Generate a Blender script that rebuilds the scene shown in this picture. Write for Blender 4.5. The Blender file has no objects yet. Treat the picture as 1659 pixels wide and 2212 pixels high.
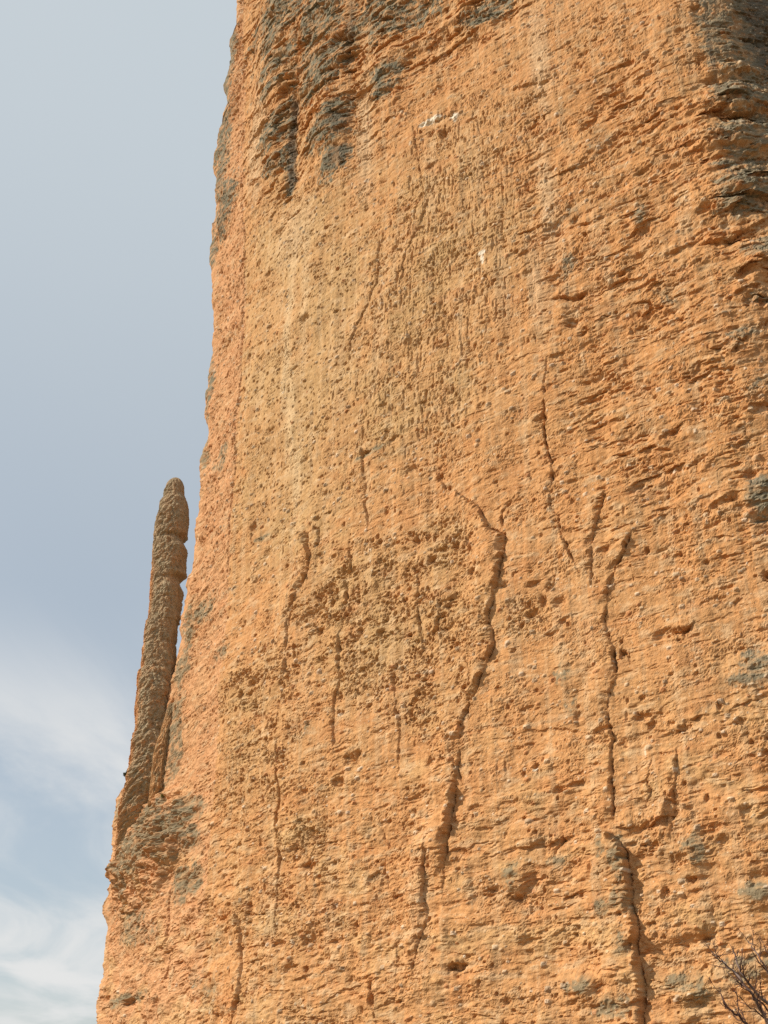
import bpy, math, random
import numpy as np
R = math.radians
scene = bpy.context.scene
COL = scene.collection

# ------------------------------------------------------------------ camera
PITCH = 28.0                      # degrees above the horizon
EYE = 1.6                         # eye height in metres
FPX, CX, CY = 2428.0, 829.5, 1106.0   # focal length and centre, in the 1659 x 2212 survey grid
cam_d = bpy.data.cameras.new('camera')
cam_d.sensor_fit = 'HORIZONTAL'; cam_d.sensor_width = 36.0
cam_d.lens = 36.0 * FPX / 1659.0
cam_d.clip_start = 0.1; cam_d.clip_end = 20000
cam = bpy.data.objects.new('camera', cam_d); COL.objects.link(cam)
cam.location = (0, 0, EYE); cam.rotation_euler = (R(90 + PITCH), 0, 0)
scene.camera = cam
scene.cycles.use_denoising = False

# ------------------------------------------------------------------ sky, sun, exposure
SUN_AZ = 78.0                     # degrees to the left of straight behind the camera
SUN_EL = 34.0
sx, sy, sz = (-math.sin(R(SUN_AZ)) * math.cos(R(SUN_EL)), -math.cos(R(SUN_AZ)) * math.cos(R(SUN_EL)), math.sin(R(SUN_EL)))
world = bpy.data.worlds.new('World'); scene.world = world; world.use_nodes = True
wn, wl = world.node_tree.nodes, world.node_tree.links
wn.clear()
w_out = wn.new('ShaderNodeOutputWorld'); w_bg = wn.new('ShaderNodeBackground')
w_sky = wn.new('ShaderNodeTexSky'); w_sky.sky_type = 'NISHITA'; w_sky.sun_disc = False
w_sky.sun_elevation = R(SUN_EL); w_sky.sun_rotation = math.atan2(sx, sy)
w_sky.air_density = 1.0; w_sky.dust_density = 1.2; w_sky.ozone_density = 1.0
w_bg.inputs['Strength'].default_value = 0.105
# thin high cloud on a plane far above, drawn by direction, all round the sky
w_tc = wn.new('ShaderNodeTexCoord'); w_sep = wn.new('ShaderNodeSeparateXYZ')
wl.new(w_tc.outputs['Generated'], w_sep.inputs[0])
def wmath(op, a, b=None):
    n = wn.new('ShaderNodeMath'); n.operation = op
    for i, v in enumerate((a, b)):
        if v is None: continue
        if isinstance(v, (int, float)): n.inputs[i].default_value = v
        else: wl.new(v, n.inputs[i])
    return n.outputs[0]
zz = wmath('MAXIMUM', wmath('ADD', w_sep.outputs['Z'], 0.12), 0.05)
w_comb = wn.new('ShaderNodeCombineXYZ')
wl.new(wmath('DIVIDE', w_sep.outputs['X'], zz), w_comb.inputs[0])
wl.new(wmath('DIVIDE', w_sep.outputs['Y'], zz), w_comb.inputs[1])
def wnoise(scale, detail, rough, dist, off, sc=(1, 1, 1)):
    m = wn.new('ShaderNodeMapping'); m.inputs['Location'].default_value = off; m.inputs['Scale'].default_value = sc
    wl.new(w_comb.outputs[0], m.inputs[0])
    n = wn.new('ShaderNodeTexNoise'); n.inputs['Scale'].default_value = scale; n.inputs['Detail'].default_value = detail
    n.inputs['Roughness'].default_value = rough; n.inputs['Distortion'].default_value = dist
    wl.new(m.outputs[0], n.inputs['Vector'])
    return n.outputs['Fac']
def wramp(x, a, b):
    n = wn.new('ShaderNodeMapRange'); n.interpolation_type = 'SMOOTHSTEP'
    n.inputs['From Min'].default_value = a; n.inputs['From Max'].default_value = b
    wl.new(x, n.inputs['Value']); return n.outputs[0]
wisps = wramp(wnoise(1.5, 7, 0.56, 0.8, (0.9, 2.1, 0), (1.0, 0.55, 1)), 0.29, 0.66)
low = wramp(w_sep.outputs['Z'], 0.40, 0.25)                 # broken cloud lies towards the horizon
veil = wmath('ADD', wmath('MULTIPLY', wramp(w_sep.outputs['Z'], 0.30, 0.80), 0.36), 0.54)                # thin even veil overhead
patch = wmath('MULTIPLY', wisps, wmath('ADD', wmath('MULTIPLY', low, 0.97), 0.03))
cloud = veil
w_mix = wn.new('ShaderNodeMix'); w_mix.data_type = 'RGBA'
wl.new(cloud, w_mix.inputs[0]); wl.new(w_sky.outputs[0], w_mix.inputs[6])
w_mix.inputs[7].default_value = (5.25, 5.8, 6.12, 1)
w_mix2 = wn.new('ShaderNodeMix'); w_mix2.data_type = 'RGBA'
wl.new(patch, w_mix2.inputs[0]); wl.new(w_mix.outputs[2], w_mix2.inputs[6]); w_mix2.inputs[7].default_value = (6.7, 6.75, 6.7, 1)
wl.new(w_mix2.outputs[2], w_bg.inputs['Color']); wl.new(w_bg.outputs[0], w_out.inputs[0])

sun_d = bpy.data.lights.new('sun', 'SUN'); sun_d.energy = 5.0; sun_d.angle = R(0.53); sun_d.color = (1.0, 0.89, 0.74)
sun = bpy.data.objects.new('sun', sun_d); COL.objects.link(sun)
sun.location = (-60, -20, 80)
from mathutils import Vector
sun.rotation_euler = Vector((sx, sy, sz)).to_track_quat('Z', 'Y').to_euler()
vs = scene.view_settings
vs.view_transform = 'Standard'; vs.look = 'None'; vs.gamma = 1; vs.exposure = 0.15; vs.use_curve_mapping = False

# ------------------------------------------------------------------ helpers
def tag(o, label=None, cat=None, group=None, kind=None):
    if label: o['label'] = label
    if cat: o['category'] = cat
    if group: o['group'] = group
    if kind: o['kind'] = kind
    return o
def empty(name, loc):
    o = bpy.data.objects.new(name, None); COL.objects.link(o); o.location = loc
    o.empty_display_size = 0.5
    return o
rng = np.random.default_rng(7)
_perm = np.tile(rng.permutation(512), 2).astype(np.int32)
_ga = rng.uniform(0, 2 * np.pi, 512)
_gx, _gy = np.cos(_ga).astype(np.float32), np.sin(_ga).astype(np.float32)
def pn(x, y, seed=0):
    """2D gradient noise, about -0.7 .. 0.7"""
    x = np.asarray(x, np.float32) + np.float32(seed * 37.17); y = np.asarray(y, np.float32) + np.float32(seed * 91.7)
    xi = np.floor(x).astype(np.int32); yi = np.floor(y).astype(np.int32)
    fx = x - xi; fy = y - yi
    u = fx * fx * fx * (fx * (fx * 6 - 15) + 10); v = fy * fy * fy * (fy * (fy * 6 - 15) + 10)
    xa = xi & 511; xb = (xi + 1) & 511; ya = yi & 511; yb = (yi + 1) & 511
    def g(px_, py_, dx, dy):
        k = _perm[_perm[px_] + py_]
        return _gx[k] * dx + _gy[k] * dy
    n00 = g(xa, ya, fx, fy); n10 = g(xb, ya, fx - 1, fy); n01 = g(xa, yb, fx, fy - 1); n11 = g(xb, yb, fx - 1, fy - 1)
    a = n00 + u * (n10 - n00); b = n01 + u * (n11 - n01)
    return a + v * (b - a)
def fbm(x, y, octv=4, seed=0, gain=0.5, lac=2.03):
    t = 0; a = 1.0; f = 1.0
    for i in range(octv):
        t = t + a * pn(x * f, y * f, seed + i * 3); a *= gain; f *= lac
    return t
def sst(a, b, x):
    t = np.clip((x - a) / (b - a), 0, 1); return t * t * (3 - 2 * t)
def build_mesh(name, V, F, mat, parent=None, attrs=None, smooth=True):
    """V (n,3), F (m,4) or (m,3)"""
    me = bpy.data.meshes.new(name)
    k = F.shape[1]
    me.vertices.add(len(V)); me.vertices.foreach_set('co', np.ascontiguousarray(V, np.float32).ravel())
    me.loops.add(F.size); me.loops.foreach_set('vertex_index', np.ascontiguousarray(F, np.int32).ravel())
    me.polygons.add(len(F)); me.polygons.foreach_set('loop_start', np.arange(0, F.size, k, dtype=np.int32))
    me.update(calc_edges=True)
    me.polygons.foreach_set('use_smooth', np.full(len(F), smooth, dtype=bool))
    for an, arr in (attrs or {}).items():
        ca = me.attributes.new(an, 'FLOAT_COLOR', 'POINT')
        rgba = np.ones((len(V), 4), np.float32); rgba[:, :3] = arr
        ca.data.foreach_set('color', rgba.ravel())
    me.materials.append(mat)
    o = bpy.data.objects.new(name, me); COL.objects.link(o)
    if parent: o.parent = parent
    return o
def split_part(name, V, F, keep, mat, parent, col, origin):
    f = F[keep]; idx, inv = np.unique(f, return_inverse=True)
    return build_mesh(name, V[idx] - origin, inv.reshape(f.shape), mat, parent, {'rock_colour': col[idx]}, smooth=False)

# ------------------------------------------------------------------ materials
def rock_material(name, bump=0.5, peb=1.0):
    m = bpy.data.materials.new(name); m.use_nodes = True
    n, l = m.node_tree.nodes, m.node_tree.links
    b = n['Principled BSDF']; b.inputs['Roughness'].default_value = 0.95
    b.inputs['Specular IOR Level'].default_value = 0.12
    at = n.new('ShaderNodeAttribute'); at.attribute_name = 'rock_colour'
    tc = n.new('ShaderNodeTexCoord')
    def noise(s, d=4, r=0.6):
        x = n.new('ShaderNodeTexNoise'); x.inputs['Scale'].default_value = s; x.inputs['Detail'].default_value = d
        x.inputs['Roughness'].default_value = r; l.new(tc.outputs['Object'], x.inputs['Vector']); return x
    def rng_(x, a, b_, c, d):
        y = n.new('ShaderNodeMapRange'); y.inputs[1].default_value = a; y.inputs[2].default_value = b_
        y.inputs[3].default_value = c; y.inputs[4].default_value = d; l.new(x, y.inputs[0]); return y.outputs[0]
    # grain of the sandy matrix
    gr = noise(2.6, 6, 0.7)
    mul = n.new('ShaderNodeMix'); mul.data_type = 'RGBA'; mul.blend_type = 'MULTIPLY'; mul.inputs[0].default_value = 1
    l.new(at.outputs['Color'], mul.inputs[6])
    cmb = n.new('ShaderNodeCombineColor'); v = rng_(gr.outputs['Fac'], 0.25, 0.75, 0.80, 1.20)
    v2 = rng_(gr.outputs['Fac'], 0.25, 0.75, 0.74, 1.24); v3 = rng_(gr.outputs['Fac'], 0.25, 0.75, 0.68, 1.28)
    l.new(v, cmb.inputs[0]); l.new(v2, cmb.inputs[1]); l.new(v3, cmb.inputs[2])
    l.new(cmb.outputs[0], mul.inputs[7])
    # pebbles set in the conglomerate: each its own tone, some pale, some rusty
    vo = n.new('ShaderNodeTexVoronoi'); vo.inputs['Scale'].default_value = 6.5; vo.inputs['Randomness'].default_value = 1
    l.new(tc.outputs['Object'], vo.inputs['Vector'])
    sep = n.new('ShaderNodeSeparateColor'); l.new(vo.outputs['Color'], sep.inputs[0])
    core = rng_(vo.outputs['Distance'], 0.36, 0.26, 0, 1)
    pale = n.new('ShaderNodeMath'); pale.operation = 'MULTIPLY'
    l.new(core, pale.inputs[0]); l.new(rng_(sep.outputs[0], 0.80, 0.95, 0, 0.62 * peb), pale.inputs[1])
    mx = n.new('ShaderNodeMix'); mx.data_type = 'RGBA'; l.new(pale.outputs[0], mx.inputs[0]); l.new(mul.outputs[2], mx.inputs[6])
    mx.inputs[7].default_value = (0.58, 0.45, 0.30, 1)
    rus = n.new('ShaderNodeMath'); rus.operation = 'MULTIPLY'
    l.new(core, rus.inputs[0]); l.new(rng_(sep.outputs[1], 0.78, 0.95, 0, 0.5 * peb), rus.inputs[1])
    mx2 = n.new('ShaderNodeMix'); mx2.data_type = 'RGBA'; l.new(rus.outputs[0], mx2.inputs[0]); l.new(mx.outputs[2], mx2.inputs[6])
    mx2.inputs[7].default_value = (0.26, 0.13, 0.07, 1)
    l.new(mx2.outputs[2], b.inputs['Base Color'])
    # fine relief
    b1 = noise(5.0, 5, 0.65); bm = n.new('ShaderNodeBump'); bm.inputs['Strength'].default_value = bump; bm.inputs['Distance'].default_value = 0.09
    l.new(b1.outputs['Fac'], bm.inputs['Height'])
    bm2 = n.new('ShaderNodeBump'); bm2.inputs['Strength'].default_value = bump * 0.7; bm2.inputs['Distance'].default_value = 0.05
    l.new(core, bm2.inputs['Height']); l.new(bm.outputs[0], bm2.inputs['Normal'])
    l.new(bm2.outputs[0], b.inputs['Normal'])
    return m
M_ROCK = rock_material('conglomerate_rock', 0.28)
def plain_material(name, c1, c2, scale, rough=0.9):
    m = bpy.data.materials.new(name); m.use_nodes = True
    n, l = m.node_tree.nodes, m.node_tree.links
    b = n['Principled BSDF']; b.inputs['Roughness'].default_value = rough; b.inputs['Specular IOR Level'].default_value = 0.2
    tc = n.new('ShaderNodeTexCoord'); x = n.new('ShaderNodeTexNoise'); x.inputs['Scale'].default_value = scale; x.inputs['Detail'].default_value = 6
    l.new(tc.outputs['Object'], x.inputs['Vector'])
    r = n.new('ShaderNodeValToRGB'); r.color_ramp.elements[0].position = 0.35; r.color_ramp.elements[1].position = 0.65
    r.color_ramp.elements[0].color = (*c1, 1); r.color_ramp.elements[1].color = (*c2, 1)
    l.new(x.outputs['Fac'], r.inputs[0]); l.new(r.outputs[0], b.inputs['Base Color'])
    return m
M_GROUND = plain_material('dry_stony_soil', (0.16, 0.11, 0.06), (0.26, 0.19, 0.11), 0.6)
M_LEAF = plain_material('dusty_green_leaves', (0.035, 0.045, 0.018), (0.075, 0.08, 0.035), 3.0)
M_DRYLEAF = plain_material('yellow_green_grass', (0.12, 0.12, 0.03), (0.22, 0.19, 0.06), 3.0)
M_STEM = plain_material('woody_stem', (0.06, 0.045, 0.03), (0.12, 0.09, 0.06), 6.0)
M_BARK = plain_material('grey_brown_bark', (0.09, 0.05, 0.038), (0.27, 0.21, 0.18), 5.0)
M_TWIG = plain_material('red_brown_twig_bark', (0.045, 0.02, 0.016), (0.13, 0.07, 0.05), 7.0)

# ------------------------------------------------------------------ survey: photograph grid -> place
CP, SP = math.cos(R(PITCH)), math.sin(R(PITCH))
def ray(px, py):
    """returns (tan azimuth, rise per metre of y)"""
    x = np.asarray(px, float) - CX; y = CY - np.asarray(py, float)
    den = FPX * CP - y * SP
    return x / den, (FPX * SP + y * CP) / den
def at(px, py, Y):
    ta, ti = ray(px, py)
    return Vector((float(ta * Y), float(Y), float(EYE + ti * Y)))

# plan of the wall: heading angle a(s) in degrees, s in metres to the right of the rib
S0, S1, DS = -16.0, 90.0, 0.05
sv = np.arange(S0, S1, DS)
def heading(s):
    return np.interp(s, [-16, 0, 14, 30, 46, 58, 64, 90], [38, 41, 52, 58, 61, 126, 140, 150])
av = np.radians(heading(sv))
mx_ = np.cumsum(np.sin(av)) * DS; my_ = np.cumsum(-np.cos(av)) * DS
i0 = int(round((0 - S0) / DS))
mx_ += -13.57 - mx_[i0]; my_ += 93.0 - my_[i0]
taz = mx_ / my_
i_end = int(np.argmax(np.diff(taz) <= 0)) or len(taz) - 1
def Mpos(s): return np.interp(s, sv, mx_), np.interp(s, sv, my_)
def wall(px, py):
    """a point of the photograph on the main face -> (s, z)"""
    ta, ti = ray(px, py)
    s = np.interp(ta, taz[:i_end], sv[:i_end])
    return s, EYE + ti * np.interp(s, sv, my_)
# rib between the main face and the left flank
rib_px = np.array([(528, -200), (526, 0), (527, 300), (529, 600), (525, 800), (512, 1000), (490, 1300), (468, 1600), (440, 1950), (425, 2212), (420, 2330)], float)
rs, rz = wall(rib_px[:, 0], rib_px[:, 1]); o_ = np.argsort(rz)
def s_rib(z): return np.interp(z, rz[o_], rs[o_])
FL = R(33.0); FDX, FDY = -math.sin(FL), math.cos(FL)       # the flank runs back to the left
def flank_len(px, py):
    ta, ti = ray(px, py); z = 40.0
    for _ in range(30):
        ax, ay = Mpos(s_rib(z))
        k = (ax - ta * ay) / (ta * FDY - FDX); k = max(0.5, k)
        z = EYE + ti * (ay + k * FDY)
    return k, z
edge_px = [(516, -60), (516, 0), (520, 46), (505, 76), (501, 139), (491.5, 174), (496, 208), (494, 236), (481, 255), (473, 296), (472, 347),
           (476.5, 382), (473, 440), (468, 498), (457, 543), (462, 616), (461, 683), (457, 724), (461, 751), (454, 791), (450, 826), (443, 880),
           (449, 913), (446, 953), (439, 1007), (443, 1038), (437, 1085), (428, 1151), (424, 1203), (413, 1260), (404, 1305), (399, 1347),
           (400, 1367), (390, 1408), (383, 1450), (366, 1510), (340, 1570), (312, 1630), (290, 1680), (266, 1700), (247, 1724), (248, 1749),
           (252, 1776), (250, 1821), (248, 1883), (247, 1905), (235, 1956), (239, 1989), (229, 2036), (223, 2102), (212, 2174), (213, 2212), (206, 2330)]
ek, ez = np.array([flank_len(*p) for p in edge_px]).T
o2_ = np.argsort(ez)
def flank_L(z): return np.interp(z, ez[o2_], ek[o2_])
def flank(px, py):
    k, z = flank_len(px, py); return float(s_rib(z) - k), float(z)
def surf(px, py):
    """photograph point -> (s, z) on the main face or on the flank left of the rib"""
    s, z = wall(px, py); s = float(s); z = float(z)
    return (s, z) if s >= float(s_rib(z)) else flank(px, py)

# ------------------------------------------------------------------ the rock tower: grid of the whole outline
e_lo, e_hi = R(1.5 - PITCH), R(57.5 - PITCH)
NR = 1240
yy = np.linspace(math.tan(e_lo), math.tan(e_hi), NR)
z_in = EYE + 87.0 * np.tan(np.arctan(yy) + R(PITCH))
zrows = np.concatenate([[-4, -2, 0, 1.5, 2.8], z_in[z_in > 3.6], z_in[-1] + np.array([1.5, 3.5, 6, 9, 12, 15, 17, 18.5, 19.4, 19.9])])
z_top = zrows[-1]; NRW = len(zrows)
NF, NM = 150, 780
S_R = 57.0
rib = s_rib(zrows)[:, None]; FLn = flank_L(zrows)[:, None]
uF = np.linspace(0, 1, NF, endpoint=False)[None, :]
uM = np.linspace(0, 1, NM)[None, :]
S_f = rib - FLn * (1 - uF); S_m = rib + (S_R - rib) * uM
# positions
ax, ay = Mpos(rib)
Xf = ax + FLn * (1 - uF) * FDX; Yf = ay + FLn * (1 - uF) * FDY
Xm, Ym = Mpos(S_m)
Am = np.radians(heading(S_m)); Af = np.full_like(S_f, FL)
# soften the rib and turn the far edge of the flank
wr = 0.9
Am = Am + (FL - Am) * 0.5 * np.exp(-((S_m - rib) / wr) ** 2)
Af = Af + (np.radians(heading(rib)) - FL) * 0.5 * np.exp(-((S_f - rib) / wr) ** 2)
edge_d = S_f - (rib - FLn)
Af = Af - R(50) * np.exp(-(edge_d / 1.1) ** 2)
bend = 0.75 * np.exp(-(edge_d / 0.9) ** 2)
Nf = np.stack([-np.cos(Af), -np.sin(Af)]); Nm = np.stack([-np.cos(Am), -np.sin(Am)])
# the hidden far side: turn behind the flank edge, run round the back and close on the right
NB = 46
ang = np.linspace(0, 1, 13)[1:]
ex = Xf[:, :1]; ey = Yf[:, :1]
rgt_x, rgt_y = Xm[:, -1:], Ym[:, -1:]
rad = 2.2
phis = FL - ang * R(115)                    # heading turns clockwise seen from above
bx_ = []; by_ = []; cxp, cyp = ex, ey; pa = FL
for a in phis:
    st = rad * R(115) / len(phis); mid = (a + pa) / 2; pa = a
    cxp = cxp - math.sin(mid) * st; cyp = cyp + math.cos(mid) * st
    bx_.append(cxp); by_.append(cyp)
P0x, P0y = cxp, cyp
dx0, dy0 = -math.sin(pa), math.cos(pa)
dxr, dyr = math.sin(R(118)), -math.cos(R(118))
tb = np.linspace(0, 1, NB - len(phis) + 1)[1:-1]
for t in tb:                                 # Hermite curve round the back
    h00 = 2 * t**3 - 3 * t**2 + 1; h10 = t**3 - 2 * t**2 + t; h01 = -2 * t**3 + 3 * t**2; h11 = t**3 - t**2
    bx_.append(h00 * P0x + h10 * 75 * dx0 + h01 * rgt_x + h11 * -75 * dxr)
    by_.append(h00 * P0y + h10 * 75 * dy0 + h01 * rgt_y + h11 * -75 * dyr)
Xb = np.concatenate(bx_[::-1], 1); Yb = np.concatenate(by_[::-1], 1)     # from right-back round to the flank edge
# outward normals of the hidden part, from finite differences
gx = np.gradient(Xb, axis=1); gy = np.gradient(Yb, axis=1); gl = np.hypot(gx, gy) + 1e-6
Nb = np.stack([gy / gl, -gx / gl])
ds = np.hypot(np.diff(np.concatenate([Xb, ex], 1), axis=1), np.diff(np.concatenate([Yb, ey], 1), axis=1))
S_b = S_f[:, :1] - np.cumsum(ds[:, ::-1], 1)[:, ::-1]
BX = np.concatenate([Xb, Xf, Xm], 1); BY = np.concatenate([Yb, Yf, Ym], 1)
NX = np.concatenate([Nb[0], Nf[0], Nm[0]], 1); NY = np.concatenate([Nb[1], Nf[1], Nm[1]], 1)
nl = np.hypot(NX, NY); NX /= nl; NY /= nl
S = np.concatenate([S_b, S_f, S_m], 1).astype(np.float32)
NC = S.shape[1]; NBk = Xb.shape[1]
Z = np.repeat(zrows[:, None], NC, 1).astype(np.float32)
H = np.zeros_like(S); DROOP = np.zeros_like(S)
ribS = np.repeat(rib, NC, 1).astype(np.float32)
on_flank = S < ribS
zb = Z - 0.075 * S                            # height across the gently dipping beds

def blob(px, py, rx, ry, soft=0.5, warp=0.35, seed=1, pxy=None):
    """soft-edged patch at a surveyed place; radii given in survey pixels"""
    s0, z0 = surf(px, py)
    sl, _ = surf(px - 8, py); sr, _ = surf(px + 8, py)
    _, zt = surf(px, py - 8); _, zb_ = surf(px, py + 8)
    ms = abs(sr - sl) / 16; mz = abs(zt - zb_) / 16
    a, b = rx * ms, ry * mz
    if b < 1e-3 or a < 1e-3: return np.zeros_like(S)
    out = np.zeros_like(S)
    m = 2.0
    r0, r1 = np.searchsorted(zrows, [z0 - b * m - 1, z0 + b * m + 1])
    if r1 <= r0: return out
    sub = S[r0:r1]; c = np.where(((sub > s0 - a * m - 1) & (sub < s0 + a * m + 1)).any(0))[0]
    if len(c) == 0: return out
    c0, c1 = c[0], c[-1] + 1
    s_, z_ = S[r0:r1, c0:c1], Z[r0:r1, c0:c1]
    # beds tilt: follow them
    d = np.sqrt(((s_ - s0) / a) ** 2 + ((z_ - z0 - 0.05 * (s_ - s0)) / b) ** 2)
    if warp: d = d + warp * fbm(s_ / 1.5, z_ / 1.1, 4, seed + 11, 0.6)
    out[r0:r1, c0:c1] = 1 - sst(1 - soft, 1 + soft * 0.6, d)
    return out
def blobs(lst, grow=1.0, **kw):
    o = np.zeros_like(S)
    for i, p in enumerate(lst): o = np.maximum(o, blob(p[0], p[1], p[2] * grow, p[3] * grow, seed=i % 7, **kw) * (p[4] if len(p) > 4 else 1))
    return o

# ---- where the rock has which character
A_smooth = blobs([(650, 720, 150, 330), (640, 960, 140, 230), (600, 500, 90, 160, 0.7)], soft=0.6)
A_runnel = blobs([(960, 560, 190, 270), (900, 800, 150, 200), (1010, 330, 170, 110, .7)], soft=0.6)
A_honey = blobs([(930, 1190, 90, 75), (850, 1380, 200, 140), (930, 1510, 90, 90), (560, 1470, 100, 80), (700, 1310, 90, 90), (650, 1800, 60, 60),
                 (560, 1640, 110, 120, .7), (800, 1250, 120, 90, .8), (1130, 1330, 70, 50, .6), (620, 1950, 140, 120, .5)], soft=0.6)
A_strat = np.maximum(blobs([(1420, 620, 300, 380), (1450, 950, 300, 250), (1330, 300, 280, 250), (1600, 1100, 160, 200, .8)], soft=0.6), 0)
A_topl = blobs([(640, 170, 110, 240), (760, 120, 160, 190), (1000, 20, 190, 100), (560, 60, 60, 120, .6)], soft=0.6)
A_topr = blobs([(1620, 330, 130, 190), (1660, 550, 110, 130, .7), (1640, 80, 90, 120, .6)], soft=0.6)
A_low = sst(1400, 1800, np.interp(Z, sorted(wall(np.full(20, 1200.), np.linspace(2200, 0, 20))[1]), np.linspace(2200, 0, 20)))
A_fl = sst(0.4, -0.6, S - ribS) * sst(-0.5, 1.0, S - (ribS - np.repeat(FLn, NC, 1)))

# ---- broad relief
ws = S + 0.5 * fbm(S / 3, Z / 3, 3, 21); wz = zb + 0.35 * fbm(S / 3, Z / 3, 3, 25)
H += 0.55 * fbm(S / 15, Z / 22, 3, 1) + 0.22 * fbm(S / 4.5, zb / 3.4, 4, 2)
# ledges and notches along the beds
n1 = fbm(ws / 2.4, wz / 0.62, 5, 5, 0.58)
n2 = fbm(ws / 0.95, wz / 0.26, 3, 9, 0.6)
n3 = fbm(ws / 6.5, wz / 2.2, 4, 13, 0.5)
gate = sst(-0.25, 0.35, fbm(S / 5, Z / 5, 3, 17))
aL = 0.05 + 0.02 * gate + 0.085 * A_strat * (0.2 + gate) + 0.18 * A_topl + 0.10 * A_topr + 0.035 * A_low * gate - 0.03 * A_smooth
Q = sst(-.15, .35, fbm(S / 4.5, zb / 3.0, 4, 18)); Q2 = sst(-.3, .3, fbm(S / 1.5, zb / .8, 3, 19))
n4 = fbm(ws / 4.6 + 3, wz / 1.5, 5, 15, 0.52)
H += (0.18 * A_strat + 0.16 * A_low + .3 * A_topl + .3 * A_topr) * n4 - (0.27 * A_strat * (.3 + gate) + 0.20 * A_low * (.2 + gate) + .65 * A_topl + .45 * A_topr) * sst(.20, .46, n4)
DROOP -= (0.18 * A_strat + 0.07 * A_low + .3 * A_topl + .3 * A_topr) * sst(.20, .46, n4)
notch = sst(0.12, 0.5, n1)
H -= aL * 1.3 * notch; H += aL * 0.5 * n1
H += (0.025 + 0.03 * A_strat * gate + 0.01 * A_low - 0.02 * A_smooth) * n2 * 1.2
H += .16 * fbm(S / 1.5, Z / 9, 3, 29) + .20 * A_low * fbm(S / 2.2, Z / 2.0, 4, 28)
H += (0.16 * A_low + 0.5 * A_topl + 0.45 * A_topr + 0.08 * A_strat) * n3
H += .16 * A_strat * fbm(S / 2.6, zb / 1.5, 3, 27)
DROOP += (0.35 + 0.4 * A_topl + 0.4 * A_topr) * aL * (0.6 * n1 - 1.0 * notch)
# big overhanging beds of the top right bulge
for (px, py, rx, ry, h) in [(1600, 215, 110, 26, .8), (1620, 300, 110, 32, .9), (1640, 400, 110, 45, .9), (1640, 560, 90, 30, .5), (1585, 150, 70, 14, .5),
                            (1640, 1075, 50, 40, .4), (1640, 1450, 70, 45, .5), (1110, 1890, 34, 36, .35), (1500, 1830, 45, 40, .4), (1250, 2130, 45, 34, .45),
                            (1480, 2130, 70, 34, .45), (1610, 2110, 60, 40, .4), (1640, 1930, 60, 34, .4), (1230, 1450, 34, 40, .25), (1380, 470, 30, 26, .3),
                            (820, 180, 50, 28, .35), (705, 300, 50, 60, .3), (610, 280, 40, 50, .3), (600, 340, 40, 26, .3), (700, 150, 70, 30, .5), (620, 180, 50, 18, .4),
                            (490, 440, 25, 60, .3), (490, 300, 20, 60, .35), (1050, 1180, 26, 40, .3), (1150, 630, 40, 26, .2)]:
    b = blob(px, py, rx, ry, soft=0.75, warp=0.25, seed=int(px) % 9)
    H += h * b; DROOP += 0.35 * h * b
for (px, py, rx, ry, h) in [(600, 120, 48, 260, .9), (708, 120, 58, 270, 1.0), (835, 90, 60, 150, .7), (735, 300, 40, 110, .4)]:
    H += h * blob(px, py, rx, ry, soft=.9, warp=.1)
for (px, py, rx, ry, h) in [(322, 1835, 58, 90, 1.7), (385, 1790, 40, 60, .5)]:
    H += h * blob(px, py, rx, ry, soft=.95, warp=.4)
# fine grain of the conglomerate
fine = fbm(S / 0.62, zb / 0.42, 4, 31, 0.7)
H += (0.060 - 0.025 * A_smooth + 0.0 * A_honey) * (.18 + 1.0 * Q) * fine
H += (.55 + .45 * Q) * rng.normal(0, .008, S.shape).astype(np.float32)
H += (.3 + .6 * Q) * (0.042 * pn(S / 0.13, Z / 0.16, 41) + 0.036 * pn(S / 0.23, Z / 0.26, 43))
H -= 0.10 * sst(.22, .5, pn(S / .2, Z / .24, 45)) * (.15 + .5 * A_runnel + .5 * A_honey + .4 * Q) * (.3 + .8 * Q2)
# drip runnels
run = pn(S / 0.30, Z / 1.6, 51) + 0.6 * pn(S / 0.6, Z / 3.0, 53)
H -= A_runnel * 0.18 * sst(0.12, 0.5, run) * sst(-0.2, 0.2, fbm(S / 2.5, Z / 2.5, 3, 55))
# honeycomb
hc = fbm(S / 0.34, Z / 0.30, 3, 61, .7)
hg = sst(-.25, .3, fbm(S / 2.2, zb / 1.4, 3, 63))
H -= A_honey * hg * 0.26 * sst(0.14, 0.46, hc)
# flank: steep crossing ribs
fr = fbm(S / 2.6, (Z - 0.25 * S) / 1.0, 4, 71)
H += A_fl * 0.16 * fr
near_edge = np.exp(-((S - (ribS - np.repeat(FLn, NC, 1))) / 2.6) ** 2)
eb = fbm(Z / 4.2, S / 6, 5, 73, .55)
H += near_edge * (.50 * np.maximum(eb, 0) + .25 * eb)

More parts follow.
